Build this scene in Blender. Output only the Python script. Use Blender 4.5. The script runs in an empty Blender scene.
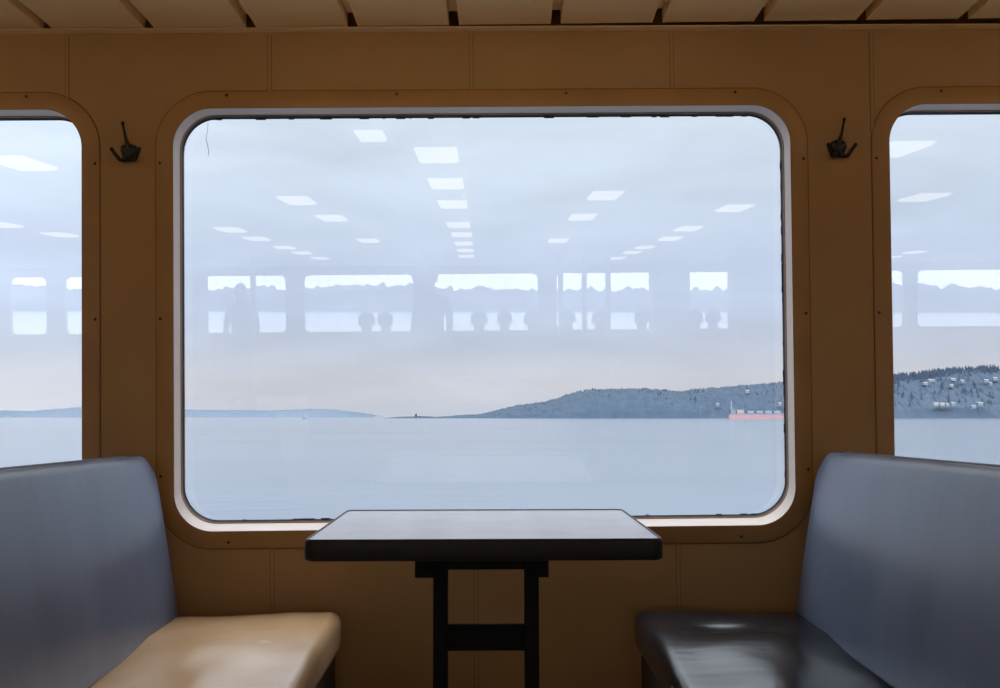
import bpy, bmesh, math, random
from mathutils import Vector, Matrix, noise
from mathutils.geometry import tessellate_polygon
random.seed(7)
S = bpy.context.scene
COL = S.collection
R = math.radians

# ------------------------------------------------------------------ frames
EYE, WALL_Y = 0.99, 2.72
TILT = math.atan(49.5 / 972)                     # the ship's side leans inward towards its top
WALL = Matrix(((1, 0, 0, 0),
               (0, -math.sin(TILT), math.cos(TILT), WALL_Y),
               (0, math.cos(TILT), math.sin(TILT), EYE),
               (0, 0, 0, 1)))                    # local x along the wall, y up it, z outward
CEIL = 2.062

# ------------------------------------------------------------------ helpers
def link(o):
    COL.objects.link(o)
    return o

def mesh_obj(name, bm, mat, parent=None, smooth=None, matrix=None):
    me = bpy.data.meshes.new(name)
    if smooth is not None:
        for f in bm.faces:
            f.smooth = True
    bm.normal_update()
    bm.to_mesh(me)
    bm.free()
    o = link(bpy.data.objects.new(name, me))
    for m in (mat if isinstance(mat, (list, tuple)) else [mat]):
        me.materials.append(m)
    if smooth is not None and smooth < 179:
        me.set_sharp_from_angle(angle=R(smooth))
    if parent is not None:
        o.parent = parent
    if matrix is not None:
        o.matrix_local = matrix
    return o

def empty(name, matrix=None):
    o = link(bpy.data.objects.new(name, None))
    o.empty_display_size = 0.1
    if matrix is not None:
        o.matrix_local = matrix
    return o

def tag(o, label=None, cat=None, group=None, kind=None):
    if label: o['label'] = label
    if cat: o['category'] = cat
    if group: o['group'] = group
    if kind: o['kind'] = kind
    return o

def copy_tree(o, parent=None):
    c = o.copy()
    COL.objects.link(c)
    if parent is not None:
        c.parent = parent
    for ch in list(o.children):
        copy_tree(ch, c)
    return c

def box(bm, x0, x1, y0, y1, z0, z1, bev=0.0, seg=2):
    r = bmesh.ops.create_cube(bm, size=1)
    vs = r['verts']
    for v in vs:
        v.co = Vector(((x0 + x1) / 2 + v.co.x * (x1 - x0), (y0 + y1) / 2 + v.co.y * (y1 - y0), (z0 + z1) / 2 + v.co.z * (z1 - z0)))
    if bev > 0:
        es = list({e for v in vs for e in v.link_edges})
        bmesh.ops.bevel(bm, geom=es, offset=bev, segments=seg, affect='EDGES', profile=0.5)

def axis_pts(h, r, n, m):
    """coordinates along one axis of a rounded box: dense in the rounded ends, m spans between"""
    out = [-h + r * (1 - math.cos(math.pi / 2 * i / n)) for i in range(n)]
    out += [-h + r + 2 * (h - r) * i / m for i in range(m + 1)]
    out += [h - r + r * math.sin(math.pi / 2 * i / n) for i in range(1, n + 1)]
    return out

def rbox(bm, h, r, n=5, m=(8, 8, 8), warp=None):
    """rounded box of half sizes h, corner radius r, warped by a function"""
    ax = [axis_pts(h[i], r, n, m[i]) for i in range(3)]
    cache = {}
    def vert(p):
        k = tuple(round(c, 6) for c in p)
        if k not in cache:
            q = Vector([max(-(h[i] - r), min(h[i] - r, p[i])) for i in range(3)])
            d = Vector(p) - q
            if d.length > 1e-9:
                d = d.normalized() * r
            w = q + d
            cache[k] = bm.verts.new(warp(w) if warp else w)
        return cache[k]
    for a in range(3):
        b, c = (a + 1) % 3, (a + 2) % 3
        for s in (-1, 1):
            for i in range(len(ax[b]) - 1):
                for j in range(len(ax[c]) - 1):
                    q = []
                    for (u, v) in ((i, j), (i + 1, j), (i + 1, j + 1), (i, j + 1)):
                        p = [0, 0, 0]
                        p[a], p[b], p[c] = s * h[a], ax[b][u], ax[c][v]
                        q.append(vert(p))
                    if s < 0: q.reverse()
                    if len(set(q)) == 4:
                        try: bm.faces.new(q)
                        except ValueError: pass
                    elif len(set(q)) == 3:
                        t = []
                        for v in q:
                            if v not in t: t.append(v)
                        try: bm.faces.new(t)
                        except ValueError: pass

def tube(bm, pts, rad, n=8, caps=True):
    pts = [Vector(p) for p in pts]
    rads = rad if isinstance(rad, (list, tuple)) else [rad] * len(pts)
    rings, up = [], None
    for i, p in enumerate(pts):
        t = (pts[min(i + 1, len(pts) - 1)] - pts[max(i - 1, 0)]).normalized()
        if up is None:
            up = Vector((0, 0, 1)) if abs(t.z) < .9 else Vector((1, 0, 0))
        a = (up - t * up.dot(t)).normalized()
        up = a
        b = t.cross(a)
        rings.append([bm.verts.new(p + (a * math.cos(2 * math.pi * k / n) + b * math.sin(2 * math.pi * k / n)) * rads[i]) for k in range(n)])
    for r0, r1 in zip(rings, rings[1:]):
        for k in range(n):
            bm.faces.new((r0[k], r0[(k + 1) % n], r1[(k + 1) % n], r1[k]))
    if caps:
        bm.faces.new(rings[0][::-1])
        bm.faces.new(rings[-1])

def rr(x0, x1, y0, y1, r, n=12):
    """rounded rectangle as a counter-clockwise list of points"""
    out = []
    for cx, cy, a0 in ((x1 - r, y0 + r, -90), (x1 - r, y1 - r, 0), (x0 + r, y1 - r, 90), (x0 + r, y0 + r, 180)):
        for i in range(n + 1):
            a = R(a0 + 90 * i / n)
            out.append((cx + r * math.cos(a), cy + r * math.sin(a)))
    return out

def loft(bm, rings, closed=True, flip=False):
    """rings: lists of 3-D points, all the same length"""
    vr = [[bm.verts.new(p) for p in ring] for ring in rings]
    n = len(vr[0])
    for a, b in zip(vr, vr[1:]):
        for k in range(n if closed else n - 1):
            q = (a[k], a[(k + 1) % n], b[(k + 1) % n], b[k])
            bm.faces.new(q[::-1] if flip else q)
    return vr

def plate(bm, outer, holes, z0, z1):
    """flat plate with holes, between z0 and z1, in the xy plane"""
    loops = [outer] + holes
    for z, flip in ((z0, True), (z1, False)):
        vs = [[bm.verts.new((x, y, z)) for x, y in lp] for lp in loops]
        flat = [v for lp in vs for v in lp]
        for t in tessellate_polygon([[Vector((x, y, 0)) for x, y in lp] for lp in loops]):
            f = [flat[i] for i in t]
            try: bm.faces.new(f)
            except ValueError: pass
    for lp in loops:
        loft(bm, [[(x, y, z0) for x, y in lp], [(x, y, z1) for x, y in lp]])
    bmesh.ops.remove_doubles(bm, verts=bm.verts[:], dist=1e-6)
    bmesh.ops.recalc_face_normals(bm, faces=bm.faces[:])

# ------------------------------------------------------------------ materials
def material(name, color=(.5, .5, .5), rough=.5, metal=0.0, spec=.5):
    m = bpy.data.materials.new(name)
    m.use_nodes = True
    nt = m.node_tree
    b = nt.nodes['Principled BSDF']
    b.inputs['Base Color'].default_value = (*color, 1)
    b.inputs['Roughness'].default_value = rough
    b.inputs['Metallic'].default_value = metal
    b.inputs['Specular IOR Level'].default_value = spec
    return m, nt, b

def N(nt, t, **kw):
    n = nt.nodes.new(t)
    for k, v in kw.items():
        if k in n.inputs: n.inputs[k].default_value = v
        else: setattr(n, k, v)
    return n

def noisy(name, c0, c1, scale=5, rough=.5, bump=0.0, bscale=60, bdist=.002, stretch=(1, 1, 1), spec=.5, metal=0, detail=4, rvar=0.0, weave=0.0):
    """two-colour noise surface with optional fine bump and woven grain"""
    m, nt, b = material(name, c0, rough, metal, spec)
    L = nt.links.new
    tc = N(nt, 'ShaderNodeTexCoord')
    mp = N(nt, 'ShaderNodeMapping')
    mp.inputs['Scale'].default_value = stretch
    L(tc.outputs['Object'], mp.inputs['Vector'])
    n1 = N(nt, 'ShaderNodeTexNoise')
    n1.inputs['Scale'].default_value = scale
    n1.inputs['Detail'].default_value = detail
    L(mp.outputs['Vector'], n1.inputs['Vector'])
    rp = N(nt, 'ShaderNodeValToRGB')
    rp.color_ramp.elements[0].position, rp.color_ramp.elements[1].position = .3, .7
    rp.color_ramp.elements[0].color, rp.color_ramp.elements[1].color = (*c0, 1), (*c1, 1)
    L(n1.outputs['Fac'], rp.inputs['Fac'])
    L(rp.outputs['Color'], b.inputs['Base Color'])
    if rvar:
        mr = N(nt, 'ShaderNodeMapRange')
        mr.inputs['To Min'].default_value, mr.inputs['To Max'].default_value = rough - rvar, rough + rvar
        L(n1.outputs['Fac'], mr.inputs['Value'])
        L(mr.outputs['Result'], b.inputs['Roughness'])
    h = None
    if bump:
        n2 = N(nt, 'ShaderNodeTexNoise')
        n2.inputs['Scale'].default_value = bscale
        n2.inputs['Detail'].default_value = 3
        L(mp.outputs['Vector'], n2.inputs['Vector'])
        bp = N(nt, 'ShaderNodeBump')
        bp.inputs['Strength'].default_value, bp.inputs['Distance'].default_value = bump, bdist
        L(n2.outputs['Fac'], bp.inputs['Height'])
        h = bp
    if weave:
        prev = h
        for ax in ('X', 'Y'):
            w = N(nt, 'ShaderNodeTexWave', bands_direction=ax)
            w.inputs['Scale'].default_value = 55
            w.inputs['Distortion'].default_value = .6
            w.inputs['Detail Scale'].default_value = 4
            L(tc.outputs['Object'], w.inputs['Vector'])
            bp = N(nt, 'ShaderNodeBump')
            bp.inputs['Strength'].default_value, bp.inputs['Distance'].default_value = weave, .001
            L(w.outputs['Fac'], bp.inputs['Height'])
            if prev: L(prev.outputs['Normal'], bp.inputs['Normal'])
            prev = bp
        h = prev
    if h: L(h.outputs['Normal'], b.inputs['Normal'])
    return m

M = {}
M['wall'] = noisy('tan_vinyl_panel', (.35, .20, .082), (.39, .225, .095), 3, .62, weave=.12, spec=.3)
M['batten'] = noisy('tan_batten', (.14, .072, .028), (.17, .09, .036), 6, .5, spec=.3)
M['flange'] = noisy('ochre_painted_flange', (.33, .17, .055), (.39, .205, .07), 5, .42, spec=.4, rvar=.08)
M['reveal'] = noisy('off_white_liner', (.62, .535, .49), (.68, .59, .545), 4, .45)
M['bead'] = noisy('brown_glazing_bead', (.26, .14, .08), (.34, .2, .12), 30, .4)
M['rubber'] = noisy('black_window_rubber', (.008, .008, .009), (.025, .023, .022), 40, .45)
M['screw'] = noisy('dark_screw_head', (.02, .015, .012), (.05, .035, .025), 200, .4, metal=.6)
M['ceiling'] = noisy('cream_ceiling_plank', (.80, .57, .29), (.84, .61, .32), 2.5, .48, bump=.12, bscale=90)
M['void'] = noisy('dark_ceiling_void', (.004, .003, .003), (.008, .006, .005), 8, .9)
M['trim'] = noisy('tan_ceiling_trim', (.78, .55, .3), (.82, .6, .34), 5, .45)
M['hook'] = noisy('blackened_metal', (.012, .010, .009), (.03, .024, .02), 60, .4, metal=.5)
M['floor'] = noisy('grey_deck_covering', (.42, .34, .25), (.48, .39, .29), 30, .5, bump=.1)
M['endwall'] = noisy('tan_end_bulkhead', (.3, .19, .1), (.34, .22, .12), 3, .6)
M['table_top'] = noisy('grey_laminate', (.47, .46, .49), (.52, .51, .54), 8, .2)
M['table_edge'] = noisy('dark_brown_edge_band', (.010, .006, .005), (.017, .010, .008), 20, .45, spec=.25)
M['table_steel'] = noisy('black_painted_steel', (.004, .0035, .003), (.007, .006, .005), 30, .6, spec=.12)
M['tan_vinyl'] = noisy('tan_seat_vinyl', (.64, .42, .23), (.72, .49, .29), 5, .25, spec=.8, bump=.12, bscale=14, bdist=.006, rvar=.06)
M['black_vinyl'] = noisy('black_seat_vinyl', (.010, .013, .019), (.017, .021, .03), 6, .19, bump=.12, bscale=5, bdist=.010, stretch=(1, 2.2, 1), rvar=.06)
M['back_vinyl'] = noisy('charcoal_back_vinyl', (.095, .125, .20), (.12, .155, .24), 5, .34, bump=.15, bscale=10, bdist=.006, spec=.8, stretch=(1, 2.2, .5), rvar=.07)
M['piping'] = noisy('dark_piping', (.012, .012, .015), (.02, .02, .025), 20, .35)
M['plinth'] = noisy('dark_bench_base', (.016, .011, .008), (.026, .018, .013), 10, .55)
M['lamp_frame'] = noisy('white_lamp_rim', (.6, .58, .54), (.66, .63, .6), 10, .5)
M['skin'] = noisy('skin', (.45, .27, .19), (.52, .32, .23), 10, .5)
M['jacket'] = noisy('dark_jacket', (.018, .02, .028), (.03, .033, .042), 12, .8)
M['trousers'] = noisy('dark_trousers', (.02, .022, .03), (.03, .032, .04), 12, .85)
M['hair'] = noisy('dark_hair', (.015, .01, .008), (.03, .02, .015), 40, .6)
M['eye'] = noisy('eye', (.5, .5, .5), (.6, .6, .6), 10, .2)

def emitter(name, color, strength):
    m = bpy.data.materials.new(name); m.use_nodes = True
    nt = m.node_tree; nt.nodes.clear()
    e = N(nt, 'ShaderNodeEmission'); e.inputs['Color'].default_value = (*color, 1); e.inputs['Strength'].default_value = strength
    o = N(nt, 'ShaderNodeOutputMaterial')
    nt.links.new(e.outputs[0], o.inputs['Surface'])
    return m
M['lamp'] = emitter('warm_white_diffuser', (1, .88, .70), 2.8)
M['fill_lamp'] = emitter('added_warm_fill', (1, .72, .42), 6.3)  # glow of the added strips, warming wall and ceiling from out of view

def glass_mat():
    m = bpy.data.materials.new('window_glass'); m.use_nodes = True
    nt = m.node_tree; nt.nodes.clear(); L = nt.links.new
    lw = N(nt, 'ShaderNodeLayerWeight'); lw.inputs['Blend'].default_value = .5
    pw = N(nt, 'ShaderNodeMath', operation='POWER'); pw.inputs[1].default_value = 5
    L(lw.outputs['Facing'], pw.inputs[0])
    mr = N(nt, 'ShaderNodeMapRange'); mr.inputs['To Min'].default_value = .05; mr.inputs['To Max'].default_value = 1
    L(pw.outputs[0], mr.inputs['Value'])
    t = N(nt, 'ShaderNodeBsdfTransparent'); t.inputs['Color'].default_value = (.985, .992, .99, 1)
    g = N(nt, 'ShaderNodeBsdfGlossy'); g.inputs['Roughness'].default_value = .0
    mx = N(nt, 'ShaderNodeMixShader')
    L(mr.outputs['Result'], mx.inputs['Fac']); L(t.outputs[0], mx.inputs[1]); L(g.outputs[0], mx.inputs[2])
    o = N(nt, 'ShaderNodeOutputMaterial'); L(mx.outputs[0], o.inputs['Surface'])
    return m
M['glass'] = glass_mat()

# ------------------------------------------------------------------ windows of the near side
PITCH, CX = 1.998, -0.0104
HW, U0, U1, RAD = 0.866, -0.324, 0.856, 0.108
FL = 0.047
def wx(i): return CX + PITCH * i + (.011 if i > 0 else .015 if i < 0 else 0)

def ring3(pts, z): return [(x, y, z) for x, y in pts]

def make_window(name):
    """one framed window; local x, y in the wall face, z outward; origin at the middle of its sill"""
    root = empty(name)
    tag(root, kind='structure')
    h = U1 - U0
    # flange screwed on to the wall round the opening
    bm = bmesh.new()
    outer = rr(-HW - FL, HW + FL, -FL, h + FL, RAD + FL, 16)
    mid = rr(-HW - FL + .003, HW + FL - .003, -FL + .003, h + FL - .003, RAD + FL - .003, 16)
    inner = rr(-HW, HW, 0, h, RAD, 16)
    inn2 = rr(-HW + .0015, HW - .0015, .0015, h - .0015, RAD - .0015, 16)
    loft(bm, [ring3(outer, 0), ring3(outer, -.003), ring3(mid, -.005), ring3(inn2, -.005), ring3(inner, -.003), ring3(inner, .002)])
    mesh_obj('frame', bm, M['flange'], root, 40)
    bm = bmesh.new()
    k0, k1 = rr(-HW - FL - .0028, HW + FL + .0028, -FL - .0028, h + FL + .0028, RAD + FL + .0028, 16), rr(-HW - FL - .0008, HW + FL + .0008, -FL - .0008, h + FL + .0008, RAD + FL + .0008, 16)
    loft(bm, [ring3(k0, .0002), ring3(k1, -.0016), ring3(outer, -.0016), ring3(outer, .0002)])
    mesh_obj('caulk_shadow_line', bm, M['batten'], root, 30)  # dark caulk bead whose colour also draws the flange's shadow line
    # liner running from the flange back to the glazing
    bm = bmesh.new()
    d = rr(-HW, HW, .012, h - .003, RAD - .004, 16)
    loft(bm, [ring3(inner, .0), ring3(inner, .010), ring3(d, .062)])
    mesh_obj('liner', bm, M['reveal'], root, 40)
    bm = bmesh.new()
    a = rr(-HW + .0022, HW - .0022, .0145, h - .0055, RAD - .0062, 16)
    b = rr(-HW + .0008, HW - .0008, .0130, h - .0040, RAD - .0048, 16)
    loft(bm, [ring3(d, .060), ring3(a, .062), ring3(a, .067), ring3(b, .068), ring3(b, .071)])
    mesh_obj('glazing_bead', bm, M['bead'], root, 30)
    bm = bmesh.new()
    c = rr(-HW + .0022, HW - .0022, .0160, h - .0070, RAD - .0068, 16)
    e = rr(-HW + .001, HW - .001, .0145, h - .0055, RAD - .006, 16)
    g = rr(-HW + .0030, HW - .0030, .0180, h - .0090, RAD - .008, 16)
    z = rr(-HW - .004, HW + .004, .008, h + .001, RAD, 16)
    loft(bm, [ring3(b, .070), ring3(c, .072), ring3(c, .077), ring3(e, .079), ring3(e, .081), ring3(g, .083), ring3(g, .0865), ring3(z, .0865)])
    mesh_obj('gasket', bm, M['rubber'], root, 30)
    bm = bmesh.new()
    p = rr(-HW + .002, HW - .002, .014, h - .005, RAD - .006, 12)
    for zz in (.0865, .0925):
        f = bm.faces.new([bm.verts.new((x, y, zz)) for x, y in p])
    loft(bm, [ring3(p, .0865), ring3(p, .0925)])
    bmesh.ops.remove_doubles(bm, verts=bm.verts[:], dist=1e-6)
    bmesh.ops.recalc_face_normals(bm, faces=bm.faces[:])
    mesh_obj('pane', bm, M['glass'], root)
    # screws
    sc = None
    yu, yb = h + .036, -.030
    spots = [(x, yu) for x in (-.715, -.24, .235, .711)] + [(x, yb) for x in (-.715, -.24, .235, .711)]
    spots += [(s * (HW + .0355), y) for s in (-1, 1) for y in (.155, .592, 1.027)]
    for x, y in spots:
        if sc is None:
            bm = bmesh.new()
            bmesh.ops.create_circle(bm, cap_ends=True, segments=14, radius=.0042)
            ex = bmesh.ops.extrude_face_region(bm, geom=bm.faces[:])
            for v in [g_ for g_ in ex['geom'] if isinstance(g_, bmesh.types.BMVert)]:
                v.co.z -= .0022; v.co.x *= .75; v.co.y *= .75
            bmesh.ops.recalc_face_normals(bm, faces=bm.faces[:])
            sc = mesh_obj('screw', bm, M['screw'], root, 50)
            s_ = sc
        else:
            s_ = sc.copy(); COL.objects.link(s_)
        s_.location = (x, y, -.005)
    return root

NEAR = (-4, -3, -2, -1, 0, 1, 2, 3, 4)
w0 = make_window('window_1')
w0.matrix_local = WALL @ Matrix.Translation((CX, U0, 0))
names = {0: 'window_1'}
k = 2
for i in (-1, 1, -2, 2, -3, 3, -4, 4):
    w = copy_tree(w0)
    w.name = 'window_%d' % k
    k += 1
    w.matrix_local = WALL @ Matrix.Translation((wx(i), U0, 0))

# hairline crack and a dry speck on the middle pane
bm = bmesh.new()
tube(bm, [(-.793, 1.160, .0862), (-.794, 1.14, .0862), (-.799, 1.115, .0862), (-.794, 1.095, .0862), (-.791, 1.075, .0862), (-.794, 1.064, .0862)], [.0006, .0006, .0007, .0009, .0008, .0005], 5)
mesh_obj('scratch', bm, noisy('blue_grey_scratch', (.12, .2, .26), (.2, .3, .36), 80, .5), w0)
bm = bmesh.new()
random.seed(5)
for i in range(46):                               # crumbly sealant along the glazing edge
    x = random.uniform(-.78, .78)
    top = random.random() < .75
    y = (U1 - U0) - .0100 if top else .0190
    ln, th = random.uniform(.006, .035), random.uniform(.0006, .0018)
    box(bm, x - ln / 2, x + ln / 2, y - th, y + .002 if top else y + th, .0845, .0866, .0006, 1)
for i in range(30):
    y = random.uniform(.1, 1.05); x = HW - .0034; ln = random.uniform(.006, .03); th = random.uniform(.0006, .002)
    box(bm, x - th, x + .002, y - ln / 2, y + ln / 2, .0845, .0866, .0006, 1)
mesh_obj('sealant', bm, M['rubber'], w0, 40)

# ------------------------------------------------------------------ near wall with its openings
XW = 9.6
bm = bmesh.new()
zt, zb = (CEIL + .16 - EYE), -EYE / math.cos(TILT) - .01
holes = []
for i in NEAR:
    cx = wx(i)
    holes.append(rr(cx - HW - .003, cx + HW + .003, U0 - .003, U1 + .003, RAD, 8)[::-1])
plate(bm, [(-XW, zb), (XW, zb), (XW, zt), (-XW, zt)], holes, .0005, .11)
wall_front = mesh_obj('wall_front', bm, M['wall'], None, 30, WALL)
tag(wall_front, kind='structure')
# battens over the joints of the wall panels, stopping at the window frames
k = 1
for j in range(-6, 8):
    x = -.041 + .5648 * j
    if abs(x) > 3.2: continue
    spans = [(zb + .02, zt - .17)]
    for i in NEAR:
        cx = wx(i)
        dx = abs(x - cx)
        if dx < HW + FL + .006:
            # how far up the rounded frame reaches at this x
            rr_ = RAD + FL
            ex = max(0, dx - (HW + FL - rr_))
            ins = rr_ - math.sqrt(max(rr_ ** 2 - ex ** 2, 0))
            spans = [(zb + .02, U0 - FL + ins), (U1 + FL - ins, zt - .17)]
    bm = bmesh.new()
    for a, b in spans:
        box(bm, x - .0046, x + .0046, a, b, -.0014, .002, .0004, 1)
        old = set(bm.faces)
        for s in (-1, 1):
            box(bm, x + s * .0052 - .0009, x + s * .0052 + .0009, a, b, -.0008, .002)
        for f in set(bm.faces) - old: f.material_index = 1
    tag(mesh_obj('trim_%d' % k, bm, [M['wall'], M['batten']], None, None, WALL), kind='structure')
    k += 1

# ------------------------------------------------------------------ ceiling of planks with dark gaps
YAW = R(-1.1)
CM = Matrix.Translation((0, 2.628, CEIL)) @ Matrix.Rotation(YAW, 4, 'Z')
bm = bmesh.new()
YB = -13.6
P_ = .2815
for j in range(-38, 39):
    x0 = -.0735 + P_ * j
    x1 = x0 + P_ - .027
    y0, y1 = YB, 0.0
    # shallow tray: flat underside, small lip on both long sides, upturned sides
    prof = [(x0, .034), (x0, .001), (x0 + .0012, -.0012), (x0 + .004, -.0012), (x0 + .0055, 0), (x1 - .0055, 0), (x1 - .004, -.0012), (x1 - .0012, -.0012), (x1, .001), (x1, .034)]
    loft(bm, [[(x, y0, z) for x, z in prof], [(x, y1, z) for x, z in prof]], closed=False, flip=False)
    a = [bm.verts.new((x, y1, z)) for x, z in prof]
    bm.faces.new(a)
box(bm, -12, 12, YB, -.022, .030, .040)                      # back of the gaps, stopping short of the wall
ceiling = mesh_obj('ceiling', bm, M['ceiling'], None, 30, CM)
tag(ceiling, kind='structure')
bm = bmesh.new()
box(bm, -12, 12, -14.2, .5, .16, .20)
box(bm, -12, 12, .10, .14, .02, .17)
tag(mesh_obj('ceiling_void', bm, M['void'], None, None, CM), kind='structure')
bm = bmesh.new()                                             # angle trim along the top of the wall
box(bm, -XW, XW, 2.632, 2.676, CEIL - .005, CEIL - .002, .0012, 1)
tag(mesh_obj('trim_%d' % k, bm, M['trim'], None, 30), kind='structure')
k += 1

# ------------------------------------------------------------------ the rest of the cabin
YO = -10.5
bm = bmesh.new()
box(bm, -XW, XW, YO - .12, 2.78, -.08, 0)
tag(mesh_obj('floor', bm, M['floor']), kind='structure')
for nm, x in (('wall_left', -XW), ('wall_right', XW)):
    bm = bmesh.new()
    box(bm, x - .06, x + .06, YO - .1, 2.85, -.02, CEIL + .17)
    tag(mesh_obj(nm, bm, M['endwall']), kind='structure')
# far side: windows at their own pitch
OW, OZ0, OZ1 = .90, .985, 1.925
OPP = [(-7.57, .30), (-6.05, .92), (-4.10, .76), (-2.14, OW), (-.07, OW), (1.97, .83), (3.98, OW), (6.03, OW), (8.05, OW)]
bm = bmesh.new()
plate(bm, [(-XW, -.02), (XW, -.02), (XW, CEIL + .17), (-XW, CEIL + .17)],
      [rr(x - w, x + w, OZ0, OZ1, .09, 6)[::-1] for x, w in OPP], -.1, 0)
MB = Matrix.Translation((0, YO, 0)) @ Matrix(((1, 0, 0, 0), (0, 0, 1, 0), (0, 1, 0, 0), (0, 0, 0, 1)))
tag(mesh_obj('wall_back', bm, M['wall'], None, 30, MB), kind='structure')
for n_, (x, w) in enumerate(OPP):
    root = empty('window_%d' % (10 + n_), MB @ Matrix.Translation((x, OZ0, 0)))
    tag(root, kind='structure')
    h = OZ1 - OZ0
    bm = bmesh.new()
    a, b = rr(-w - .045, w + .045, -.045, h + .045, .135, 8), rr(-w, w, 0, h, .09, 8)
    loft(bm, [ring3(a, 0), ring3(a, .005), ring3(b, .005), ring3(b, -.07)], flip=True)
    mesh_obj('frame', bm, M['flange'], root, 40)
    bm = bmesh.new()
    plate(bm, rr(-w, w, 0, h, .09, 8), [], -.076, -.070)
    mesh_obj('pane', bm, M['glass'], root)

# ------------------------------------------------------------------ ceiling lights
lamp0 = None
LIGHTS = [(-.50, 1.38), (-.24, .85), (-.24, -.19), (-.24, -1.28), (-.25, -2.89), (-.25, -3.94), (-.26, -5.15), (-.27, -6.32), (-.29, -7.55),
          (-1.28, -.98), (-1.24, -2.20), (-1.25, -4.61),
          (-2.31, -3.20), (-2.32, -4.24), (-2.32, -5.55), (-2.31, -6.55), (-2.29, -7.74),
          (.78, -.83), (.77, -2.27), (.76, -4.82),
          (1.85, -1.68), (1.87, -3.46), (1.93, -4.66), (1.88, -6.03), (1.87, -6.97), (1.86, -8.32),
          (-2.33, .69), (-4.01, -3.59), (-4.04, -2.55), (1.97, .93), (3.0, -1.07), (5.76, -7.46), (5.9, -8.6)]
for i, (x, y) in enumerate(LIGHTS):
    if lamp0 is None:
        lamp0 = empty('ceiling_light')
        bm = bmesh.new()
        a, b = rr(-.112, .112, -.207, .207, .008, 3), rr(-.100, .100, -.195, .195, .004, 3)
        loft(bm, [ring3(a, -.001), ring3(a, -.010), ring3(b, -.012), ring3(b, -.004)], flip=True)
        mesh_obj('frame', bm, M['lamp_frame'], lamp0, 30)
        bm = bmesh.new()
        loft(bm, [ring3(b, -.006), ring3(b, -.020), ring3(rr(-.085, .085, -.18, .18, .004, 3), -.030)], flip=True)
        bm.faces.new([bm.verts.new((x_, y_, -.030)) for x_, y_ in rr(-.085, .085, -.18, .18, .004, 3)][::-1])
        bmesh.ops.remove_doubles(bm, verts=bm.verts[:], dist=1e-6)
        mesh_obj('diffuser', bm, M['lamp'], lamp0)
        l = lamp0
    else:
        l = copy_tree(lamp0)
    l.location = (x, y, CEIL)
    l.scale = (.6, .5, 1) if (x, y) == (-.50, 1.38) else (1, 1, 1)
    tag(l, 'small rectangular ceiling light with a bright warm diffuser in the cabin behind', 'ceiling light', 'ceiling lights of the cabin')
# added strip lights, out of view above the booths, to brighten wall and ceiling
booth = None
for i, x in enumerate((0, -2, 2, -4, 4)):
    if booth is None:
        booth = empty('added_strip_light')
        bm = bmesh.new()
        box(bm, -.82, .82, -.035, .035, -.022, 0, .004, 2)
        mesh_obj('housing', bm, M['lamp_frame'], booth, 40)
        for e_ in (-.815, .80):
            bm = bmesh.new()
            box(bm, e_, e_ + .015, -.026, .026, -.058, -.02, .004, 2)
            mesh_obj('end_cap', bm, M['lamp_frame'], booth, 40)
        bm = bmesh.new()
        tube(bm, [(-.80, 0, -.040), (.80, 0, -.040)], .016, 14)
        mesh_obj('tube', bm, M['fill_lamp'], booth, 40)
        b = booth
    else:
        b = copy_tree(booth)
    b.location = (x, 1.97, CEIL)
    tag(b, 'added warm strip light, out of view on the ceiling above the window booths', 'ceiling light', 'added strip lights above the booths')

# ------------------------------------------------------------------ benches
def make_bench(name, seat_mat, dent, length=1.24):
    """bench facing +x; local origin on the floor at the wall end, below the foot of the backrest; it runs along -y"""
    root = empty(name)
    hy = length / 2
    # seat cushion: front edge up a little
    bm = bmesh.new()
    def wseat(p):
        u = (p.x + .235) / .47
        q = Vector(p)
        cr = (1 - (p.x / .24) ** 2) * (1 - (p.y / hy) ** 4)
        if p.z > 0:
            q.z += .010 * cr + .006 * noise.noise(Vector((p.x * 8, p.y * 5, .3))) - .085 * max(0, hy - p.y - .26)
            # shallow sit dents
            q.z -= dent * math.exp(-((p.x - .03) / .13) ** 2 - ((p.y - hy + .20) / .062) ** 2)
        return Vector((q.x + .215, q.y - hy - .012, q.z + .372 + .012 * u))
    rbox(bm, (.235, hy, .056), .034, 6, (14, 30, 2), wseat)
    seat = mesh_obj('seat', bm, seat_mat, root, 180)
    # backrest, leaning away, with soft corners
    bm = bmesh.new()
    H0, H1 = .395, .866
    hz = (H1 - H0) / 2
    def wback(p):
        t = (p.z + hz) / (2 * hz)
        crown = .012 * (1 - (p.y / hy) ** 4) * (1 - (p.z / hz) ** 4)
        q = Vector((p.x, p.y, p.z))
        if p.x > 0:
            q.x += crown + .002 * noise.noise(Vector((p.z * 3, p.y * 7, 1.3)))
        # the upper wall-end corner is cut back in a large radius
        rc = .085
        dy, dz = p.y - (hy - rc), p.z - (hz - rc)
        if dy > 0 and dz > 0:
            m_ = max(dy, dz); l_ = math.hypot(dy, dz)
            if l_ > 1e-6:
                q.y = hy - rc + dy * m_ / l_
                q.z = hz - rc + dz * m_ / l_
        return Vector((q.x - .016 - .080 * t, q.y - hy - .008, q.z + H0 + hz + .010 * t * (hy - p.y)))
    rbox(bm, (.030, hy, hz), .024, 6, (2, 30, 16), wback)
    back = mesh_obj('backrest', bm, M['back_vinyl'], root, 180)
    bm = bmesh.new()
    tube(bm, [(-.082, -.094 - (length - .12) * i / 24, H1 - .0015 + .010 * (.09 + (length - .12) * i / 24)) for i in range(25)], .0028, 7)
    mesh_obj('piping', bm, M['piping'], back, 180)
    bm = bmesh.new()
    box(bm, -.105, .428, -length, -.012, .09, .322, .006, 2)
    box(bm, -.105, .37, -length + .01, -.02, .006, .095)
    mesh_obj('base', bm, M['plinth'], root, 30)
    return root

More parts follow.
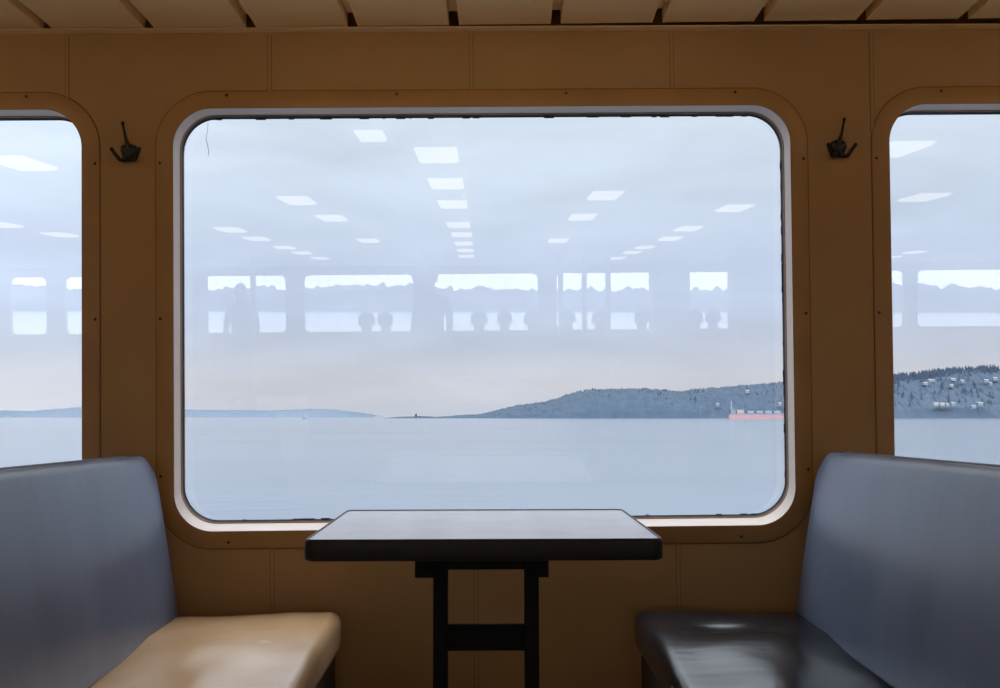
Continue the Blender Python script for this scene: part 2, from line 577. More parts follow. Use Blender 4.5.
bl = make_bench('bench', M['tan_vinyl'], 0)
bl.location = (-.850, WALL_Y - .02, .018)
tag(bl, 'upholstered bench with a tan seat and charcoal backrest beside the table', 'bench', 'cabin benches')
br = make_bench('bench', M['black_vinyl'], .036)
br.matrix_local = Matrix.Translation((.832, WALL_Y - .02, .010)) @ Matrix.Rotation(R(.6), 4, 'Y') @ Matrix.Scale(-1, 4, (1, 0, 0))
tag(br, 'upholstered bench with a glossy black seat and charcoal backrest beside the table', 'bench', 'cabin benches')
# a small tear in the front edge of the black seat
# benches of the neighbouring booths, back to back with these
for x, s, lab in ((-1.137, -1, 'bench backing onto the tan-seated bench, under the window without a hillside'),
                  (1.134, 1, 'bench backing onto the black-seated bench, under the window facing wooded houses')):
    b = copy_tree(br)
    b.matrix_local = Matrix.Translation((x, WALL_Y - .02, -.006)) @ Matrix.Scale(s, 4, (1, 0, 0))
    tag(b, lab, 'bench', 'cabin benches')

# ------------------------------------------------------------------ table
TM = Matrix.Translation((-.018, 2.243, 0)) @ Matrix.Rotation(R(.45), 4, 'Y')
tb = empty('booth_table', TM)
tag(tb, 'booth table with pale grey top and thick dark edge on black steel legs', 'table')
TW, TD, TZ, TT = .3575, .297, .737, .041
def trr(i): return rr(-TW + i, TW - i, -TD + i, TD - i, .022 - i * .6, 8)
bm = bmesh.new()
plate(bm, trr(.0055), [], TZ - TT + .004, TZ)
mesh_obj('tabletop', bm, M['table_top'], tb, 30)
bm = bmesh.new()
loft(bm, [ring3(trr(.006), TZ - TT + .003), ring3(trr(.004), TZ - TT), ring3(trr(.0012), TZ - TT + .002), ring3(trr(0), TZ - TT + .006), ring3(trr(0), TZ - .005), ring3(trr(.0012), TZ), ring3(trr(.003), TZ + .0022), ring3(trr(.006), TZ + .0018), ring3(trr(.006), TZ - .004)])
mesh_obj('edge_band', bm, M['table_edge'], tb, 60)
LY = -.10
for x in (-.095, .102):
    bm = bmesh.new()
    box(bm, x - .0155, x + .0155, LY - .02, LY + .02, .012, TZ - TT - .001, .003, 2)
    mesh_obj('leg', bm, M['table_steel'], tb, 30)
    bm = bmesh.new()
    box(bm, x - .035, x + .035, -.26, .22, 0, .014, .004, 2)
    mesh_obj('foot', bm, M['table_steel'], tb, 30)
    bm = bmesh.new()
    xo = x - .052 if x < 0 else x + .034
    a0, a1 = (x - .054, x + .0145) if x < 0 else (x - .0145, x + .036)
    box(bm, a0, a1, LY - .032, .20, TZ - TT - .060, TZ - TT + .002, .002, 1)
    mesh_obj('bracket', bm, M['table_steel'], tb, 30)
bm = bmesh.new()
box(bm, -.08, .087, LY - .006, LY + .006, .476, .532, .002, 1)
mesh_obj('crossbar', bm, M['table_steel'], tb, 30)
bm = bmesh.new()
box(bm, -.1, .1, LY - .012, LY + .012, TZ - TT - .046, TZ - TT + .002, .002, 1)
mesh_obj('top_rail', bm, M['table_steel'], tb, 30)

# ------------------------------------------------------------------ coat hooks
def make_hook(name, lean, pl, pr):
    """local x along the wall, y up, z outward (so the hook stands out towards -z)"""
    root = empty(name)
    bm = bmesh.new()
    out = [(0, .022), (.010, .020), (.020, .017), (.023, .004), (.016, -.014), (.008, -.027), (-.008, -.027), (-.016, -.014), (-.023, .004), (-.020, .017), (-.010, .020)]
    sc = lambda f: [(x * f, y * f) for x, y in out[::-1]]
    loft(bm, [ring3(sc(1), 0), ring3(sc(1), -.004), ring3(sc(.86), -.008), ring3(sc(.5), -.011)])
    bm.faces.new([v for v in bm.verts][-len(out):][::-1])
    bmesh.ops.recalc_face_normals(bm, faces=bm.faces[:])
    mesh_obj('backplate', bm, M['hook'], root, 40)
    bm = bmesh.new()
    tube(bm, [(0, .008, -.007), (lean * .35, .028, -.010), (lean * .65, .044, -.013), (lean * .85, .062, -.019), (lean * .9, .074, -.024)], [.0085, .005, .0034, .0028, .0034], 10)
    bmesh.ops.create_uvsphere(bm, u_segments=10, v_segments=8, radius=.0052, matrix=Matrix.Translation((lean * .9, .0755, -.025)))
    mesh_obj('upper_hook', bm, M['hook'], root, 60)
    for px, py in (pl, pr):
        s = 1 if px > 0 else -1
        bm = bmesh.new()
        tube(bm, [(s * .004, -.014, -.007), (s * .013, -.025, -.010), (s * .021, -.024, -.015), (s * .030, -.011, -.021), (px, py, -.026)], [.0065, .0062, .0056, .005, .0052], 10)
        bmesh.ops.create_uvsphere(bm, u_segments=10, v_segments=8, radius=.0056, matrix=Matrix.Translation((px, py, -.026)))
        mesh_obj('prong', bm, M['hook'], root, 60)
    return root
h1 = make_hook('coat_hook', -.010, (-.039, .004), (.037, .004))
h1.matrix_local = WALL @ Matrix.Translation((-.998, .735, 0))
tag(h1, 'small dark three-pronged coat hook on the wall above the tan-seated bench', 'coat hook', 'coat hooks')
h2 = make_hook('coat_hook', .011, (-.036, .004), (.040, .004))
h2.matrix_local = WALL @ Matrix.Translation((.990, .733, 0))
tag(h2, 'small dark three-pronged coat hook on the wall above the black-seated bench', 'coat hook', 'coat hooks')

# ------------------------------------------------------------------ things of the cabin that show in the panes
for x, lab in ((-3.15, 'first'), (.98, 'second'), (1.30, 'third'), (1.62, 'fourth')):
    bm = bmesh.new()
    tube(bm, [(x, -7.5, 0), (x, -7.5, CEIL)], .035, 16)
    tag(mesh_obj('grab_pole', bm, M['trim'], None, 40), 'slim floor to ceiling pole, %s in its row, seen in the pane' % lab, 'pole', 'cabin poles')
for i, (x0, x1, y0, y1) in enumerate(((2.45, 2.98, -9.2, -8.7), (-5.05, -4.35, -9.6, -9.1), (3.55, 4.7, -8.8, -8.0))):
    bm = bmesh.new()
    box(bm, x0, x1, y0, y1, 0, CEIL + .02, .02, 2)
    tag(mesh_obj('pillar', bm, M['endwall'], None, 30), kind='structure')
# two rows of benches, back to back, across the middle of the cabin
for i in range(4):
    for y, a, xo, lab in ((-5.20, 90, 1.24, 'facing the window side'), (-5.51, -90, 0, 'facing away from the window side')):
        b = copy_tree(br)
        b.matrix_local = Matrix.Translation((-1.95 + 1.26 * i + (1.24 if a == 90 else 0) * 0 + (0 if a == -90 else 0), y, 0)) @ Matrix.Rotation(R(a), 4, 'Z')
        if a == -90:
            b.matrix_local = Matrix.Translation((-1.95 + 1.26 * i + 1.252, y, 0)) @ Matrix.Rotation(R(a), 4, 'Z') @ Matrix.Translation((0, 0, 0))
        tag(b, 'black bench in the middle row %s' % lab, 'bench', 'middle cabin benches ' + lab)

def skin_body(name, verts, edges, regions):
    """one continuous body: a skinned graph of joints, made into a mesh with cloth and skin regions"""
    me = bpy.data.meshes.new(name + '_graph')
    ks = list(verts)
    me.from_pydata([verts[k][0] for k in ks], [(ks.index(a), ks.index(b)) for a, b in edges], [])
    o = link(bpy.data.objects.new(name + '_graph', me))
    md = o.modifiers.new('skin', 'SKIN'); md.use_smooth_shade = True
    sv = me.skin_vertices[0].data
    for i, k_ in enumerate(ks):
        r = verts[k_][1]
        sv[i].radius = r if isinstance(r, tuple) else (r, r)
        sv[i].use_root = (i == 0)
    o.modifiers.new('sub', 'SUBSURF').levels = 2
    dg = bpy.context.evaluated_depsgraph_get()
    out = bpy.data.meshes.new_from_object(o.evaluated_get(dg))
    bpy.data.objects.remove(o)
    out.name = name
    for m in (M['jacket'], M['trousers'], M['skin']): out.materials.append(m)
    for p in out.polygons:
        p.material_index = regions(p.center)
        p.use_smooth = True
    return out

def person_mesh(name, standing):
    V, E = {}, []
    dz = .42 if standing else 0
    V['pelvis'] = ((0, 0, .54 + dz), (.15, .12))
    V['belly'] = ((0, -.02, .70 + dz), (.14, .105))
    V['chest'] = ((0, -.03, .88 + dz), (.165, .115))
    V['neckb'] = ((0, -.015, 1.00 + dz), (.075, .07))
    V['neck'] = ((0, 0, 1.06 + dz), (.052, .055))
    V['jaw'] = ((0, .022, 1.115 + dz), (.058, .066))
    V['head'] = ((0, .015, 1.18 + dz), (.074, .09))
    V['crown'] = ((0, .0, 1.25 + dz), (.062, .075))
    V['nose'] = ((0, .118, 1.165 + dz), .012)
    E += [('pelvis', 'belly'), ('belly', 'chest'), ('chest', 'neckb'), ('neckb', 'neck'), ('neck', 'jaw'), ('jaw', 'head'), ('head', 'crown'), ('head', 'nose')]
    for s, t in ((-1, 'l'), (1, 'r')):
        V['sho' + t] = ((s * .17, -.02, .955 + dz), .062)
        if standing:
            arm = [((s * .23, -.03, .70 + dz), .046), ((s * .235, .05, .46 + dz), .031)]
            leg = [((s * .09, 0, .90), .09), ((s * .10, .01, .49), .06), ((s * .105, -.02, .10), .04), ((s * .12, .13, .045), .036)]
            fdir = Vector((0, .02, -1)).normalized()
        else:
            arm = [((s * .23, 0, .69), .046), ((s * .13, .24, .645), .031)]
            leg = [((s * .095, .05, .52), .09), ((s * .115, .44, .51), .062), ((s * .115, .43, .11), .042), ((s * .125, .58, .05), .036)]
            fdir = Vector((-s * .35, .9, -.15)).normalized()
        V['elb' + t], V['wri' + t] = arm
        w = Vector(arm[1][0])
        V['palm' + t] = (tuple(w + fdir * .07), (.034, .018))
        E += [('chest', 'sho' + t), ('sho' + t, 'elb' + t), ('elb' + t, 'wri' + t), ('wri' + t, 'palm' + t)]
        side = Vector((1, 0, 0)) if not standing else Vector((0, 1, 0))
        for q, (off, ln) in enumerate(((-.03, .055), (-.01, .075), (.01, .08), (.03, .068))):
            b0 = w + fdir * .085 + side * off
            m0 = b0 + fdir * ln * .6 + Vector((0, 0, -.004))
            e0 = m0 + fdir * ln * .45 + Vector((-s * .012 if standing else 0, 0, -.014))
            for nm, c in (('a', m0), ('b', e0)):
                V['f%s%d%s' % (t, q, nm)] = (tuple(c), .0085)
            E += [('palm' + t, 'f%s%da' % (t, q)), ('f%s%da' % (t, q), 'f%s%db' % (t, q))]
        th = w + fdir * .03 + side * (.045 if standing else -s * .045)
        V['th' + t] = (tuple(th + fdir * .03), .010)
        E += [('wri' + t, 'th' + t)]
        V['hip' + t], V['kne' + t], V['ank' + t], V['toe' + t] = leg
        E += [('pelvis', 'hip' + t), ('hip' + t, 'kne' + t), ('kne' + t, 'ank' + t), ('ank' + t, 'toe' + t)]
    wr = [Vector(V['palm' + t][0]) for t in 'lr']
    def reg(c):
        if c.z > 1.035 + dz: return 2
        if any((c - w).length < .10 for w in wr): return 2
        if c.z < .57 + dz and (standing and c.z < .93 or not standing and (c.y > .08 or c.z < .50)): return 1
        return 0
    return skin_body(name, V, E, reg), dz

def make_person(standing):
    me, dz = person_mesh('person_standing' if standing else 'person_sitting', standing)
    o = link(bpy.data.objects.new('person', me))
    bm = bmesh.new()                                          # hair cap with a fringe
    r = bmesh.ops.create_uvsphere(bm, u_segments=20, v_segments=14, radius=1)
    for v in bm.verts:
        n_ = v.co.copy()
        k_ = 1 + .04 * noise.noise(n_ * 6)
        v.co = Vector((n_.x * .082 * k_, n_.y * .098 * k_ - .002, n_.z * .093 * k_ + 1.215 + dz))
    bmesh.ops.delete(bm, geom=[v for v in bm.verts if v.co.z < 1.215 + dz - .03 and v.co.y > .0 or v.co.z < 1.13 + dz or (v.co.y > .06 and v.co.z < 1.225 + dz)], context='VERTS')
    mesh_obj('hair', bm, M['hair'], o, 180)
    for s in (-1, 1):
        bm = bmesh.new()
        bmesh.ops.create_uvsphere(bm, u_segments=10, v_segments=8, radius=.011, matrix=Matrix.Translation((s * .03, .088, 1.19 + dz)))
        mesh_obj('eye', bm, M['eye'], o, 180)
        bm = bmesh.new()
        bmesh.ops.create_uvsphere(bm, u_segments=10, v_segments=8, radius=1)
        for v in bm.verts:
            v.co = Vector((v.co.x * .008 + s * .078, v.co.y * .018 + .0, v.co.z * .03 + 1.175 + dz))
        mesh_obj('ear', bm, M['skin'], o, 180)
    return o

sit = make_person(False)
stand = make_person(True)
# seated passengers of the far window row, of the middle row, and one who stands
ROW1, ROW2 = -4.97, -5.74
SIT = [(-1.32, ROW1, 0, 'in the near row, at the end with heads close together'), (-1.20, ROW2, 8, 'in the rear row, back to the end passenger'),
       (-.10, ROW1, 0, 'in the near row, alone in the middle of a bench'), (.19, ROW2, 6, 'in the rear row, alone in the middle of a bench'),
       (.48, ROW1, -8, 'in the near row next to the slim poles'), (.93, ROW2, 5, 'in the rear row behind the slim poles'),
       (1.22, ROW1, 0, 'in the near row beyond the slim poles'), (1.80, ROW2, -9, 'in the rear row next to the broad pillar'),
       (2.25, ROW1, 0, 'in the near row past the broad pillar'), (2.63, ROW2, 4, 'in the rear row past the broad pillar')]
for i, (x, y, a, lab) in enumerate(SIT):
    p = sit if i == 0 else copy_tree(sit)
    p.matrix_local = Matrix.Translation((x, y, .052)) @ Matrix.Rotation(R(a + (180 if y == ROW2 else 0)), 4, 'Z') @ Matrix.Diagonal((1.1, 1.06, .955, 1))
    tag(p, 'passenger in dark jacket sitting ' + lab, 'person', 'seated passengers')
stand.matrix_local = Matrix.Translation((-.73, -6.9, 0)) @ Matrix.Rotation(R(20), 4, 'Z') @ Matrix.Scale(1.07, 4)
tag(stand, 'passenger in dark jacket standing in the aisle, reflected in the middle pane', 'person')
p = copy_tree(stand)
p.matrix_local = Matrix.Translation((-3.5, -8.2, 0)) @ Matrix.Rotation(R(10), 4, 'Z')
tag(p, 'passenger in dark jacket standing by the far windows, beside a slim pole', 'person')

# ------------------------------------------------------------------ outside: the ship heels a little against the sea
CAMB = Matrix(((0.99989, 0.00907, -0.01195), (-0.01129, -0.06978, -0.9975), (-0.00989, 0.99752, -0.06967)))   # camera axes (right, up, back) in the cabin's frame
FPX = 972.0
nrm = (CAMB @ Vector((0, FPX, -72.8))).normalized()
sx = (CAMB @ Vector((1, 0, 0))).normalized()
sy = nrm.cross(sx).normalized()
DECK = 7.0
o_ = Vector((0, 0, EYE)) - nrm * DECK
SEA = Matrix(((sx.x, sy.x, nrm.x, o_.x), (sx.y, sy.y, nrm.y, o_.y), (sx.z, sy.z, nrm.z, o_.z), (0, 0, 0, 1)))

def sea_mat():
    m, nt, b = material('calm_sea_water', (.04, .055, .075), .16, 0, .5)
    L = nt.links.new
    b.inputs['IOR'].default_value = 1.33
    tc = N(nt, 'ShaderNodeTexCoord')
    mp = N(nt, 'ShaderNodeMapping'); mp.inputs['Scale'].default_value = (.25, .6, 1)
    L(tc.outputs['Object'], mp.inputs['Vector'])
    n1 = N(nt, 'ShaderNodeTexNoise'); n1.inputs['Scale'].default_value = .35; n1.inputs['Detail'].default_value = 5
    L(mp.outputs['Vector'], n1.inputs['Vector'])
    bp = N(nt, 'ShaderNodeBump'); bp.inputs['Strength'].default_value = .25; bp.inputs['Distance'].default_value = .3
    L(n1.outputs['Fac'], bp.inputs['Height'])
    L(bp.outputs['Normal'], b.inputs['Normal'])
    mp2 = N(nt, 'ShaderNodeMapping'); mp2.inputs['Scale'].default_value = (.004, .02, 1)
    L(tc.outputs['Object'], mp2.inputs['Vector'])
    n2 = N(nt, 'ShaderNodeTexNoise'); n2.inputs['Scale'].default_value = 1; n2.inputs['Detail'].default_value = 4
    L(mp2.outputs['Vector'], n2.inputs['Vector'])
    rp = N(nt, 'ShaderNodeValToRGB')
    rp.color_ramp.elements[0].position, rp.color_ramp.elements[1].position = .35, .65
    rp.color_ramp.elements[0].color, rp.color_ramp.elements[1].color = (.022, .028, .036, 1), (.028, .035, .044, 1)
    L(n2.outputs['Fac'], rp.inputs['Fac']); L(rp.outputs['Color'], b.inputs['Base Color'])
    return m
bm = bmesh.new()
r_out = [0, 30, 120, 400, 1200, 3500, 9000, 22000]
prev = None
for r in r_out[1:]:
    ring = [bm.verts.new((r * math.cos(2 * math.pi * k_ / 96), r * math.sin(2 * math.pi * k_ / 96), 0)) for k_ in range(96)]
    if prev is None: bm.faces.new(ring)
    else:
        for k_ in range(96): bm.faces.new((prev[k_], ring[k_], ring[(k_ + 1) % 96], prev[(k_ + 1) % 96]))
    prev = ring
sea = mesh_obj('sea', bm, sea_mat(), None, None, SEA)
tag(sea, kind='structure')

def interp(pts, x):
    for (a, b), (c, d) in zip(pts, pts[1:]):
        if a <= x <= c:
            t = (x - a) / (c - a)
            t = t * t * (3 - 2 * t) * .5 + t * .5
            return b + (d - b) * t
    return pts[0][1] if x < pts[0][0] else pts[-1][1]

def shore(name, dist, prof, depth, mat, nx, tree=0.0, ny=14, back=False, lump=.25):
    """land whose skyline, seen from the deck, has the heights in prof: (metres across, metres high)"""
    bm = bmesh.new()
    x0, x1 = prof[0][0], prof[-1][0]
    grid = []
    for i in range(nx + 1):
        x = x0 + (x1 - x0) * i / nx
        col = []
        h = interp(prof, x)
        for j in range(ny + 1):
            t = j / ny
            s = math.sin(min(t * 1.15, 1) * math.pi / 2) ** .75 if t < .87 else 1 - ((t - .87) / .13) * .3
            z = h * s
            if j > 0:
                z += lump * h * .35 * noise.noise(Vector((x * .004, t * 3, 2.1))) * (1 - abs(t - .5)) + tree * (.5 + noise.noise(Vector((x * .06, t * 40, 5.5)))) * min(1, h / 30)
            else:
                z = -1.5
            y = dist + depth * t + 30 * noise.noise(Vector((x * .003, t, 7))) * t
            col.append(bm.verts.new((x, -y if back else y, max(z, -1.5 if j == 0 else .4))))
        grid.append(col)
    for i in range(nx):
        for j in range(ny):
            q = (grid[i][j], grid[i + 1][j], grid[i + 1][j + 1], grid[i][j + 1])
            bm.faces.new(q[::-1] if back else q)
    o = mesh_obj(name, bm, mat, None, None, SEA)
    tag(o, kind='structure')
    return grid and o

def prof_px(dist, pts, far=0):
    """skyline noted in the photograph's frame, in metres at that distance"""
    return [((px - 500) / FPX * dist, max(.5, DECK + (416.8 - py) * (dist + far) / FPX)) for px, py in pts]

M['hill'] = noisy('haze_blue_forest', (.0065, .0112, .0185), (.0095, .0148, .0225), .02, .95, spec=.1, detail=8)  # distance haze is put into the blue base colour, no haze volume
M['hill_far'] = noisy('haze_pale_far_shore', (.027, .034, .044), (.030, .037, .048), .002, .95, spec=.0)  # paler still, with more haze mixed into its base colour
M['opposite_forest'] = noisy('misty_far_forest', (.05, .062, .078), (.06, .072, .088), .01, .95, spec=.0)  # haze put into the base colour here as well
M['tree'] = noisy('haze_blue_conifer', (.0055, .0095, .0165), (.0085, .0135, .021), .05, .95, spec=.1)  # blued by the same painted haze as the hill
M['house_wall'] = noisy('pale_house_wall', (.024, .026, .031), (.033, .035, .040), .3, .8)
M['house_cream'] = noisy('cream_house_wall', (.05, .046, .040), (.06, .054, .047), .3, .8)
M['house_roof'] = noisy('grey_house_roof', (.022, .028, .038), (.027, .034, .044), .3, .8)
HILL_D = 4500
HP = [(424, 418.2), (438, 417.0), (455, 415.6), (478, 414.8), (490, 412.8), (505, 409.5), (525, 406), (545, 404), (560, 401), (575, 396), (590, 392.2), (602, 390.2), (620, 390.6), (650, 390.0),
      (680, 391), (692, 392.5), (700, 393.2), (715, 390.5), (740, 389.2), (765, 387), (790, 385.5), (830, 382), (870, 382), (893, 381), (915, 380.5), (940, 379), (960, 377.5), (980, 375), (1000, 373), (1060, 370), (1200, 366)]
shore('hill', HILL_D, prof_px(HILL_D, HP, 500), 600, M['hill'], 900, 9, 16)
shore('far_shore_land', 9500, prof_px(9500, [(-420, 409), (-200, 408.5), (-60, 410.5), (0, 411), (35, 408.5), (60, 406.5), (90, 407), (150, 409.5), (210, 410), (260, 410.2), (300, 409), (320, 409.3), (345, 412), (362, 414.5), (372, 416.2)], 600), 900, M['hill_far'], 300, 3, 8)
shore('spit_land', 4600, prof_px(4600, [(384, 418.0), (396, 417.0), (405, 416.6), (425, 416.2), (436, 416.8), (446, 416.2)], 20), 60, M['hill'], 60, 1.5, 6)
# shore on the other side of the ship, which the panes mirror
op = [(-3500, 34), (-2600, 40), (-1900, 32), (-1200, 43), (-700, 34), (-300, 44), (100, 36), (500, 38), (900, 48), (1500, 34), (2400, 43), (3500, 36)]
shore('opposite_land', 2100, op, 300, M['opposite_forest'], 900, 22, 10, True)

# conifers standing over the wooded hill and its skyline
random.seed(11)
bm = bmesh.new()
HPm = prof_px(HILL_D, HP, 500)
random.seed(3)
HOUSES = [(935, 404, 7, 'cream'), (941, 404.5, 6, 'cream'), (946, 405, 4, 'wall'), (952, 404, 5, 'wall'), (979, 404, 7, 'wall'), (972, 407, 5, 'wall'), (931, 381, 8, 'wall'), (925, 384, 6, 'wall'),
          (953, 380, 7, 'wall'), (951, 386, 5, 'wall'), (962, 381.5, 5, 'wall'), (986, 381, 6, 'wall'), (995, 379, 6, 'wall'), (990, 384, 4, 'wall'), (717, 405, 4, 'wall'), (747, 392, 5, 'wall'), (779, 404, 4, 'wall')]
def house_spot(px, py):
    mpp = (HILL_D + 150) / FPX
    t = max(.05, min(.98, (DECK + (416.8 - py) * mpp) / interp(HPm, (px - 500) * mpp)))
    t = math.asin(t ** (1 / .75)) / (math.pi / 2) / 1.15
    d = HILL_D + 600 * t - 60
    return (px - 500) / FPX * d, d, DECK + (416.8 - py) * d / FPX
HSPOT = [house_spot(px, py) for px, py, w, c in HOUSES]
random.seed(11)
def cone_tree(x, y, z, h, r):
    n_ = 6
    for (f0, f1, rr_) in ((.12, .62, 1), (.38, .84, .72), (.62, 1, .46)):
        top = bm.verts.new((x, y, z + h * f1))
        ring = [bm.verts.new((x + r * rr_ * math.cos(2 * math.pi * k_ / n_ + f0 * 3), y + r * rr_ * math.sin(2 * math.pi * k_ / n_ + f0 * 3), z + h * f0)) for k_ in range(n_)]
        for k_ in range(n_): bm.faces.new((ring[k_], ring[(k_ + 1) % n_], top))
for i in range(2600):
    px = random.choice((random.uniform(505, 1050), random.uniform(880, 1050)))
    t = random.choice((random.uniform(.55, .9), random.uniform(.78, .9), random.uniform(.1, .9)))
    x = (px - 500) / FPX * HILL_D
    h = interp(HPm, x)
    s = math.sin(min(t * 1.15, 1) * math.pi / 2) ** .75
    big = random.random() < .45 and px > 880
    th = random.uniform(22, 40) if big else random.uniform(9, 18)
    if any(abs(x - a) < 26 and abs(HILL_D + 600 * t - b) < 40 for a, b, c in HSPOT): continue
    cone_tree(x, HILL_D + 600 * t, h * s - 3, th, th * random.uniform(.2, .3))
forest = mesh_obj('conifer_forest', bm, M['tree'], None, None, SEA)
tag(forest, 'dark conifers scattered over the wooded hillside across the water', 'trees', kind='stuff')

# houses among the trees
LAB = ['cream house low on the shore, first of the bright pair', 'cream house low on the shore, second of the bright pair', 'small pale house just past the cream pair on the shore', 'pale house at the end of the shore row past the cream pair',
       'wide pale house low on the shore below the hilltop cluster', 'small pale house at the waterline apart from the shore row', 'wide pale house high on the slope under the tallest conifers', 'pale house high on the slope at the edge of its cluster',
       'pale house near the hilltop under two tall conifers', 'small pale house just below the hilltop pair', 'small pale house beside the hilltop pair', 'pale house near the hilltop at the edge of the picture', 'outermost pale house near the hilltop', 'small pale house below the outermost hilltop houses',
       'tiny pale house on the wooded slope before the red ship', 'tiny pale house high on the wooded slope over the red ship', 'tiny pale house on the wooded slope beside the window frame']
for (px, py, w, c), lab in zip(HOUSES, LAB):
    x, d, z = house_spot(px, py)
    mpp = d / FPX
    ww, hh, dd = w * mpp * .36, .75 * mpp, 9
    root = empty('house', SEA @ Matrix.Translation((x, d, z)))
    tag(root, lab, 'house', 'houses on the hillside')
    bm = bmesh.new(); box(bm, -ww, ww, -dd, dd, -hh * 1.8, hh); mesh_obj('wall', bm, M['house_cream' if c == 'cream' else 'house_wall'], root)
    bm = bmesh.new()
    p = [(-dd - 1, hh), (dd + 1, hh), (0, hh + 4.5)]
    loft(bm, [[(-ww - 1, y, z_) for y, z_ in p], [(ww + 1, y, z_) for y, z_ in p]])
    for xx in (-ww - 1, ww + 1): bm.faces.new([bm.verts.new((xx, y, z_)) for y, z_ in p])
    bmesh.ops.remove_doubles(bm, verts=bm.verts[:], dist=1e-4)
    mesh_obj('roof', bm, M['house_roof'], root)

# the red cargo ship
M['hull_red'] = noisy('red_hull', (.060, .024, .027), (.070, .028, .031), .05, .6)
M['hull_dark'] = noisy('dark_topsides', (.014, .020, .032), (.019, .025, .037), .05, .6)
M['ship_white'] = noisy('white_superstructure', (.024, .030, .042), (.03, .036, .048), .1, .6)
M['ship_deck'] = noisy('ochre_deck_gear', (.045, .038, .040), (.054, .044, .045), .1, .7)
SD = 3300
mpp = SD / FPX
sh = empty('cargo_ship', SEA @ Matrix.Translation(((728 - 500) * mpp, SD, 0)))
tag(sh, 'long red-hulled cargo ship anchored below the wooded hill', 'ship')
LN = 205.0
def hull(bm, z0, z1, grow=0.0):
    def outline(z):
        fl = (z - 0) / 22
        pts = []
        for t, w in ((0, .55), (.03, .8), (.1, 1), (.5, 1), (.8, 1), (.9, .75), (.96, .4), (1.0, .04)):
            pts.append((t * LN + (6 * fl if t > .9 else 0), 15 * w))
        return [(x, -y, z) for x, y in pts] + [(x, y, z) for x, y in pts[::-1]]
    vr = loft(bm, [outline(z0), outline(z1)])
    bm.faces.new(vr[-1])
bm = bmesh.new(); hull(bm, -3, 13.5); mesh_obj('hull', bm, M['hull_red'], sh)
bm = bmesh.new(); hull(bm, 13.5, 18.5); mesh_obj('topside', bm, M['hull_dark'], sh)
bm = bmesh.new()
box(bm, 5, 22, -12, 12, 18.5, 30); box(bm, 7, 18, -10, 10, 30, 34)
mesh_obj('superstructure', bm, M['hull_dark'], sh)
bm = bmesh.new(); box(bm, 26, 50, -10, 10, 18.5, 31); mesh_obj('deckhouse', bm, M['ship_deck'], sh)
bm = bmesh.new(); tube(bm, [(9.5, 0, 34), (10, 0, 60)], [3.5, 2.2], 8); mesh_obj('mast', bm, M['ship_white'], sh)
for i in range(4):
    bm = bmesh.new(); box(bm, 62 + 30 * i, 84 + 30 * i, -10, 10, 18.5, 24, .5, 1); box(bm, 63 + 30 * i, 83 + 30 * i, -9, 9, 24, 27.5)
    mesh_obj('hatch_cover', bm, M['ship_white'], sh)

# beacon on the low spit and a pale sail far off
lh = empty('beacon_tower', SEA @ Matrix.Translation(((416 - 500) / FPX * 4620, 4632, 3)))
tag(lh, 'tiny dark beacon tower on the low spit at the end of the hill', 'tower')
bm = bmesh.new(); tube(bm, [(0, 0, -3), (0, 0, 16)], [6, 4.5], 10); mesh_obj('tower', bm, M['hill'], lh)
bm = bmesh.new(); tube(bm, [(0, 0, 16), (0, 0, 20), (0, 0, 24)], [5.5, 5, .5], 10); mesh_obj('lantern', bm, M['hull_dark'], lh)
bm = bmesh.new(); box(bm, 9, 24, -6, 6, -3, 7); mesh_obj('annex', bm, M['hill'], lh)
sb = empty('sailboat', SEA @ Matrix.Translation(((305 - 500) / FPX * 3000, 3000, 0)))
tag(sb, 'tiny white sailboat in front of the pale far shore', 'sailboat')
bm = bmesh.new()
vr = loft(bm, [[(-7, 0, 0), (-2, -2, 0), (6, -2, 0), (7, 0, 0), (6, 2, 0), (-2, 2, 0)], [(-9, 0, 2), (-2, -2.4, 2), (7, -2.2, 2), (8, 0, 2), (7, 2.2, 2), (-2, 2.4, 2)]])
bm.faces.new(vr[-1])
mesh_obj('hull', bm, M['ship_white'], sb)
bm = bmesh.new()
for y in (-.15, .15): bm.faces.new([bm.verts.new(p) for p in ((-6.5, y, 3), (4, y, 3), (-7, y, 13))])
mesh_obj('sail', bm, M['ship_white'], sb)

# ------------------------------------------------------------------ sky
W = bpy.data.worlds.new('overcast'); S.world = W; W.use_nodes = True
nt = W.node_tree; nt.nodes.clear(); L = nt.links.new
tc = N(nt, 'ShaderNodeTexCoord')
sp = N(nt, 'ShaderNodeSeparateXYZ'); L(tc.outputs['Generated'], sp.inputs[0])
rp = N(nt, 'ShaderNodeValToRGB')
L(sp.outputs['Z'], rp.inputs['Fac'])
cr = rp.color_ramp
def s2l(c): return tuple((v / 255 / 12.92 if v / 255 <= .04045 else ((v / 255 + .055) / 1.055) ** 2.4) for v in c) + (1,)
stops = [(0.0, (208, 214, 228)), (.025, (216, 217, 226)), (.06, (206, 214, 231)), (.10, (202, 215, 240)), (.15, (206, 220, 245)), (.22, (217, 231, 251)), (.30, (224, 238, 254)), (.6, (232, 238, 246)), (1.0, (236, 238, 240))]
while len(cr.elements) < len(stops): cr.elements.new(.5)
for e, (p, c) in zip(cr.elements, stops): e.position, e.color = p, s2l(c)
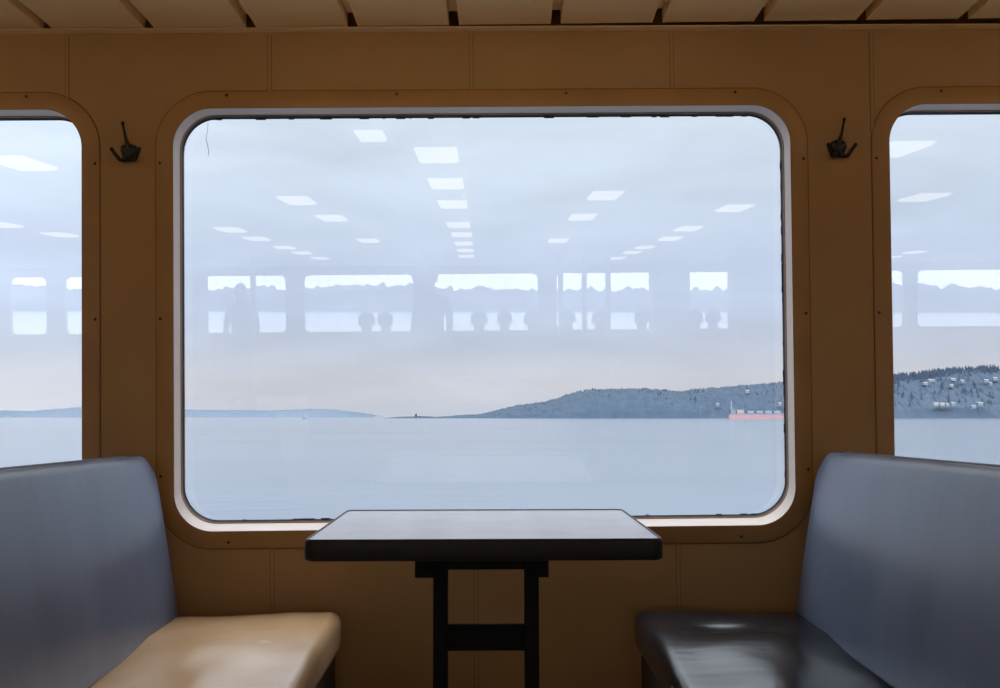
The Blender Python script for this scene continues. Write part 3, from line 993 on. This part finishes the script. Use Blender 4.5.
# soft streaky cloud
mp = N(nt, 'ShaderNodeMapping'); mp.inputs['Scale'].default_value = (3, 3, 12); L(tc.outputs['Generated'], mp.inputs['Vector'])
nz = N(nt, 'ShaderNodeTexNoise'); nz.inputs['Scale'].default_value = 1.6; nz.inputs['Detail'].default_value = 5; nz.inputs['Distortion'].default_value = .4
L(mp.outputs['Vector'], nz.inputs['Vector'])
mr = N(nt, 'ShaderNodeMapRange'); mr.inputs['From Min'].default_value = .3; mr.inputs['From Max'].default_value = .7; mr.inputs['To Min'].default_value = .93; mr.inputs['To Max'].default_value = 1.08
L(nz.outputs['Fac'], mr.inputs['Value'])
# the cloud glows brighter on the far side, where the sun stands behind it, and a little to one side
gl = N(nt, 'ShaderNodeMapRange', interpolation_type='SMOOTHSTEP'); gl.inputs['From Min'].default_value = .3; gl.inputs['From Max'].default_value = -.6; gl.inputs['To Min'].default_value = 1.0; gl.inputs['To Max'].default_value = 8
L(sp.outputs['Y'], gl.inputs['Value'])
sd = N(nt, 'ShaderNodeMapRange', interpolation_type='SMOOTHSTEP'); sd.inputs['From Min'].default_value = -.15; sd.inputs['From Max'].default_value = -.55; sd.inputs['To Min'].default_value = 1.0; sd.inputs['To Max'].default_value = 1.22
L(sp.outputs['X'], sd.inputs['Value'])
m1 = N(nt, 'ShaderNodeMath', operation='MULTIPLY'); L(gl.outputs[0], m1.inputs[0]); L(mr.outputs[0], m1.inputs[1])
m2 = N(nt, 'ShaderNodeMath', operation='MULTIPLY'); L(m1.outputs[0], m2.inputs[0]); L(sd.outputs[0], m2.inputs[1])
# like any overcast sky it is brightest overhead
zn = N(nt, 'ShaderNodeMapRange', interpolation_type='SMOOTHSTEP'); zn.inputs['From Min'].default_value = .34; zn.inputs['From Max'].default_value = .75; zn.inputs['To Min'].default_value = 1.0; zn.inputs['To Max'].default_value = 5.5
L(sp.outputs['Z'], zn.inputs['Value'])
m3 = N(nt, 'ShaderNodeMath', operation='MULTIPLY'); L(m2.outputs[0], m3.inputs[0]); L(zn.outputs[0], m3.inputs[1])
bg = N(nt, 'ShaderNodeBackground'); L(rp.outputs['Color'], bg.inputs['Color']); L(m3.outputs[0], bg.inputs['Strength'])
wo = N(nt, 'ShaderNodeOutputWorld'); L(bg.outputs[0], wo.inputs['Surface'])

# ------------------------------------------------------------------ camera and view
cd = bpy.data.cameras.new('camera'); cam = link(bpy.data.objects.new('camera', cd))
cd.sensor_width = 36; cd.lens = FPX / 1000 * 36; cd.clip_start = .02; cd.clip_end = 60000
q = CAMB.to_4x4(); q.translation = Vector((0, 0, EYE))
cam.matrix_world = q
S.camera = cam
S.view_settings.view_transform = 'Standard'
S.view_settings.look = 'None'
S.view_settings.exposure = 0
S.view_settings.gamma = 1
S.view_settings.use_curve_mapping = False
S.cycles.max_bounces = 10
S.cycles.diffuse_bounces = 5
S.cycles.glossy_bounces = 5
S.cycles.transparent_max_bounces = 24
S.cycles.sample_clamp_indirect = 6
S.cycles.use_denoising = True
